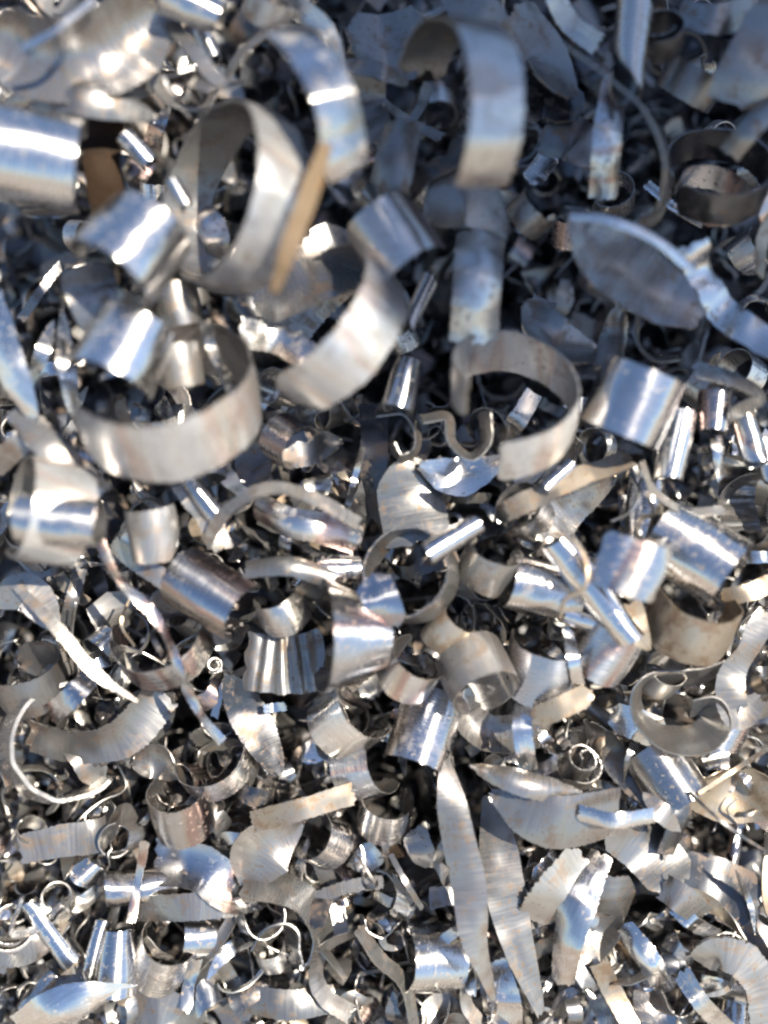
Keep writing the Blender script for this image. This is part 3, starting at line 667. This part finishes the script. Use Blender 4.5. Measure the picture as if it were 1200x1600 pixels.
Fl('broad grey plate on the bottom edge, left', [(185, 1590), (250, 1575), (320, 1600)], 2, 56, 5, 'q', prof='pod')
T('tilted bright roll left of the folded leaf', 65, 1550, 4, 20, 70, 50, 'b')
# ---- bottom centre
Rb('long pale twisted leaf strip, lower centre', [(702, 1110, -4), (698, 1190, 0), (712, 1290, 4), (733, 1390, 5), (742, 1470, 4), (758, 1520, 1), (772, 1560, -2)], 22, 56, [35, 50, -24, -16, 6, 28, 40], 'w', jag=0.3, prof=[0.55, 0.45, 0.95, 1, 0.85, 0.5, 0.3], thick=3, camber=0.06)
Rb('wide striated leaf strip right of twisted leaf', [(768, 1245, -4), (782, 1350, 2), (806, 1460, 3), (846, 1585, 0)], 14, 62, [-24, -6, 12, 20], 'm', jag=0.3, prof=[0.5, 1, 1, 0.75, 0.25], thick=3)
Rb('tan strip lying left of the shiny cup', [(395, 1284), (465, 1266), (552, 1240)], 16, 37, -6, 't')
Rb('standing S-shaped ribbon with lit rim, bottom centre', [(378, 1384), (432, 1384), (480, 1408), (506, 1458), (494, 1504), (466, 1512), (456, 1482), (452, 1452), (432, 1452), (404, 1486)], 10, 60, 58, 'm', thick=3.2)
C('small ring left of the S-shaped ribbon', 408, 1430, 8, 34, 44, 30, 60, -40, 290, 'm')
Rb('crumbly cream ridge above the S-shaped ribbon', [(478, 1410), (540, 1386), (600, 1378)], 8, 22, 40, 'w', jag=1.5)
Rb('blue-grey C-shaped hoop, bottom centre', [(552, 1458), (508, 1482), (494, 1522), (508, 1558), (548, 1585)], 10, 32, 45, 'm')
Rb('long blue-grey bow sweeping to bottom edge', [(628, 1440), (600, 1466), (570, 1452), (566, 1432)], 10, 30, 70, 'm')
Rb('slender arc ribbon sweeping down to bottom edge', [(562, 1450), (592, 1495), (632, 1535), (650, 1610)], 14, 26, 55, 'm', thick=3)
C('glossy blue-striped roll left of the long leaf', 668, 1496, 6, 52, 92, 170, 24, -130, 110, 'g')
C('wide shallow ring at the bottom, centre', 628, 1560, 2, 76, 36, 80, 50, -110, 130, 'q')
Fl('rusty brown crumb below the shiny cup', [(585, 1310), (606, 1322), (630, 1335)], 6, 28, 10, 'r', dent=5)
Fl('lit tab beside the long leaf strip', [(645, 1295), (656, 1325), (672, 1355)], 6, 42, -15, 'w', prof='pod')
Wr('straight tan needle below the shiny cup', [(610, 1335), (634, 1378), (660, 1420)], 12, 9, 'm')
C('round blue-lit chip right of the cream cup', 505, 1312, 4, 40, 56, 140, 40, -100, 120, 'b')
Fl('glossy blue chip left of the rusty crumb', [(545, 1352), (575, 1340), (600, 1318)], 4, 44, 10, 'g')
Rb('upright grey strip between S ribbon and hoop', [(500, 1340), (520, 1400), (535, 1470)], 2, 30, 20, 'm')
Rb('long grey lath along the bottom, left of centre', [(385, 1560), (450, 1570), (520, 1560)], 6, 46, 10, 'q', camber=0.1)
C('small crinkled curl under the little ring', 425, 1490, 4, 26, 40, 100, 30, -120, 150, 'b', dent=3)
Rb('curved pale ribbon under the leaf strip', [(728, 1528), (730, 1570), (760, 1610)], 8, 28, 40, 'w')
Fl('pale crumbly flake at the bottom, centre', [(660, 1600), (690, 1575), (725, 1605)], 4, 50, 0, 'w')
Rb('striped glossy slats under the striated leaf', [(770, 1500), (785, 1550), (790, 1605)], 2, 56, -15, 'g', ripple=(2, 3))
# ---- bottom right
Fl('large sunlit cream plate, lower right of centre', [(765, 1240), (860, 1285), (965, 1268)], 22, 92, -10, 'w', prof=[0.15, 0.75, 1, 1, 0.9], camber=0.05, thick=3)
Rb('grey ridge strip above the sunlit cream plate', [(735, 1195), (810, 1222), (925, 1250)], 20, 40, 22, 'w', camber=0.25, prof='leaf')
Rb('white-hot band crossing the sunlit cream plate', [(905, 1270), (960, 1282), (1022, 1274)], 28, 28, -6, 'g', camber=0.12)
Fl('brown-grey plate below the white-hot band', [(960, 1285), (1015, 1330), (1062, 1385)], 12, 86, 8, 'q', prof='pod')
Fl('saw-edged cream leaf, lower right', [(835, 1440), (870, 1395), (915, 1340)], 14, 78, -16, 'w', jag=1.6, prof='pod')
Rb('bluish folded sheet with dark crease, lower right', [(940, 1335), (905, 1410), (888, 1470), (880, 1535)], 12, 58, [-25, -10, -34, -10], 'b', camber=0.2, prof=[0.6, 1, 0.8, 0.6])
Fl('tan-grey broad sheet right of the dark crease', [(965, 1370), (935, 1450), (915, 1545)], 10, 84, 14, 'm', prof='pod', camber=0.16)
Fl('small bright cream tile, lower right', [(1035, 1385), (1062, 1402), (1098, 1432)], 12, 46, -6, 'w', prof=[0.9, 1, 1, 0.9])
Rb('blue-white slat below the bright tile', [(1048, 1412), (1080, 1440), (1118, 1462)], 8, 28, -15, 'g')
Rb('broad pale washer-like arc, bottom right corner', [(1095, 1505, -2), (1120, 1492, 2), (1160, 1500, 3), (1188, 1540, 2), (1198, 1615, 0)], 16, 56, [-8, -4, 4, 8], 'w', thick=6, jag=1.5)
Rb('blue band inside the washer-like arc', [(1090, 1535), (1130, 1545), (1180, 1565)], 10, 32, -10, 'g', camber=0.15)
T('shiny upright roll inside the washer-like arc', 1145, 1585, 4, 20, 70, 80, 'g')
C('thin bright ring left of the washer-like arc', 1050, 1550, 6, 34, 40, 30, 58, -40, 260, 'm')
Rb('blue-grey lath reaching the bottom right', [(1065, 1520), (1090, 1560), (1135, 1610)], 12, 32, -12, 'b')
Fl('large dark blue-grey flake at right edge, low', [(1055, 1375), (1115, 1385), (1185, 1420)], 6, 92, 10, 'd', prof='pod')
Rb('tan lit lath near the bottom, right', [(935, 1505), (958, 1550), (990, 1610)], 12, 32, 8, 't')
Rb('diagonal glossy blue bar, bottom right', [(975, 1450), (1010, 1495), (1040, 1540)], 6, 42, -18, 'g', camber=0.25)
Rb('second glossy bar beside the blue bar', [(940, 1480), (985, 1530), (1020, 1580)], 4, 26, -18, 'b', camber=0.25)
Rb('small grey wedge right of white-hot band', [(1005, 1240), (1035, 1270), (1062, 1300)], 18, 30, 20, 'w', prof='leaf')
Rb('thin blade at right edge above washer arc', [(1150, 1360), (1172, 1410), (1180, 1460)], 12, 14, 30, 'g', prof='leaf')
Fl('dark plate at right edge above washer arc', [(1140, 1430), (1180, 1460), (1215, 1520)], 2, 70, 15, 'd')
C('crumpled brownish curl in the lower right', 1065, 1480, 6, 26, 44, 60, 30, -120, 140, 'P', dent=4)
NFILL = 95

# ------------------------------------------------------------------ further chips in the gaps between those above
g3 = np.random.default_rng(77)
DIRS = ['right of', 'above', 'left of', 'below']
SEEN = set(); PUT = []
def near_phrase(px, py, kindword):
    order = sorted(HERO0, key=lambda q: (q[1] - px) ** 2 + (q[2] - py) ** 2)
    for lab, hx, hy, _, _ in order[:14]:
        if len(lab.split()) > 9: continue
        a = (math.degrees(math.atan2(hy - py, px - hx)) + 360) % 360
        d = DIRS[int(((a + 45) % 360) // 90)]
        key = (kindword, lab, d)
        if key not in SEEN:
            SEEN.add(key); return f'{kindword} just {d} the {lab.split(",")[0]}'
    return None
HERO0 = list(HEROES)
MATW = {'b': 'shiny', 'g': 'mirror-bright', 'm': 'grey', 'p': 'straw-tinted', 'w': 'pale', 'q': 'dull', 'd': 'dark', 't': 'tan', 'G': 'mirror-bright', 'P': 'brownish'}
tries = 0
while len(PUT) < NFILL and tries < 6000:
    tries += 1
    px, py = g3.uniform(5, 1195), g3.uniform(5, 1595)
    if any((px - a) ** 2 + (py - b) ** 2 < 52 ** 2 for a, b in PUT): continue
    cover = sum(1 for q in HERO0 if (q[1] - px) ** 2 + (q[2] - py) ** 2 < (0.55 * q[3]) ** 2)
    if cover: continue
    mat = str(g3.choice(list('bbbbggmmmppwqdP')))
    kind = str(g3.choice(['curl', 'curl', 'curl', 'curl', 'tube', 'strip', 'strip', 'flake', 'roll']))
    h = g3.uniform(-10, 4) + 14 * (1 - py / 1600)
    if (620 - 300 < px < 620 + 120 and 520 < py < 800) or (px > 820 and py < 330): h -= 8
    word = {'curl': 'small curl', 'tube': 'thin tube', 'strip': 'narrow strip', 'flake': 'small flake', 'roll': 'short roll'}[kind]
    lab = near_phrase(px, py, f'{MATW[mat]} {word}')
    if not lab or len(lab.split()) > 16: continue
    PUT.append((px, py))
    if kind == 'curl':
        r = g3.uniform(18, 36); C(lab, px, py, h, r, r * g3.uniform(0.8, 1.5), g3.uniform(0, 360), g3.uniform(28, 66), -100, g3.uniform(140, 320), mat, grow=g3.uniform(-.25, .2), skew=g3.uniform(-.3, .3), pitch=g3.uniform(0, 20))
    elif kind == 'tube':
        T(lab, px, py, h, g3.uniform(9, 16), g3.uniform(50, 95), g3.uniform(0, 180), mat)
    elif kind == 'roll':
        r = g3.uniform(20, 34); C(lab, px, py, h, r, r * g3.uniform(1.4, 2.2), g3.uniform(30, 150), g3.uniform(15, 40), -125, 130, mat)
    elif kind == 'strip':
        L = g3.uniform(60, 110); a = g3.uniform(0, 6.28); dx, dy = L / 2 * math.cos(a), L / 2 * math.sin(a); b = g3.uniform(-14, 14)
        Rb(lab, [(px - dx, py - dy), (px - dy / L * b, py + dx / L * b), (px + dx, py + dy)], h, g3.uniform(14, 30), [g3.uniform(-50, 50), g3.uniform(-50, 50)], mat, arch=g3.uniform(0, 6), camber=g3.uniform(-.15, .2))
    else:
        L = g3.uniform(50, 85); a = g3.uniform(0, 6.28); dx, dy = L / 2 * math.cos(a), L / 2 * math.sin(a)
        Fl(lab, [(px - dx, py - dy), (px, py), (px + dx, py + dy)], h, g3.uniform(30, 55), g3.uniform(-30, 30), mat, arch=g3.uniform(-2, 4), camber=g3.uniform(-.25, .25), prof=str(g3.choice(['leaf', 'pod', 'tongue'])))
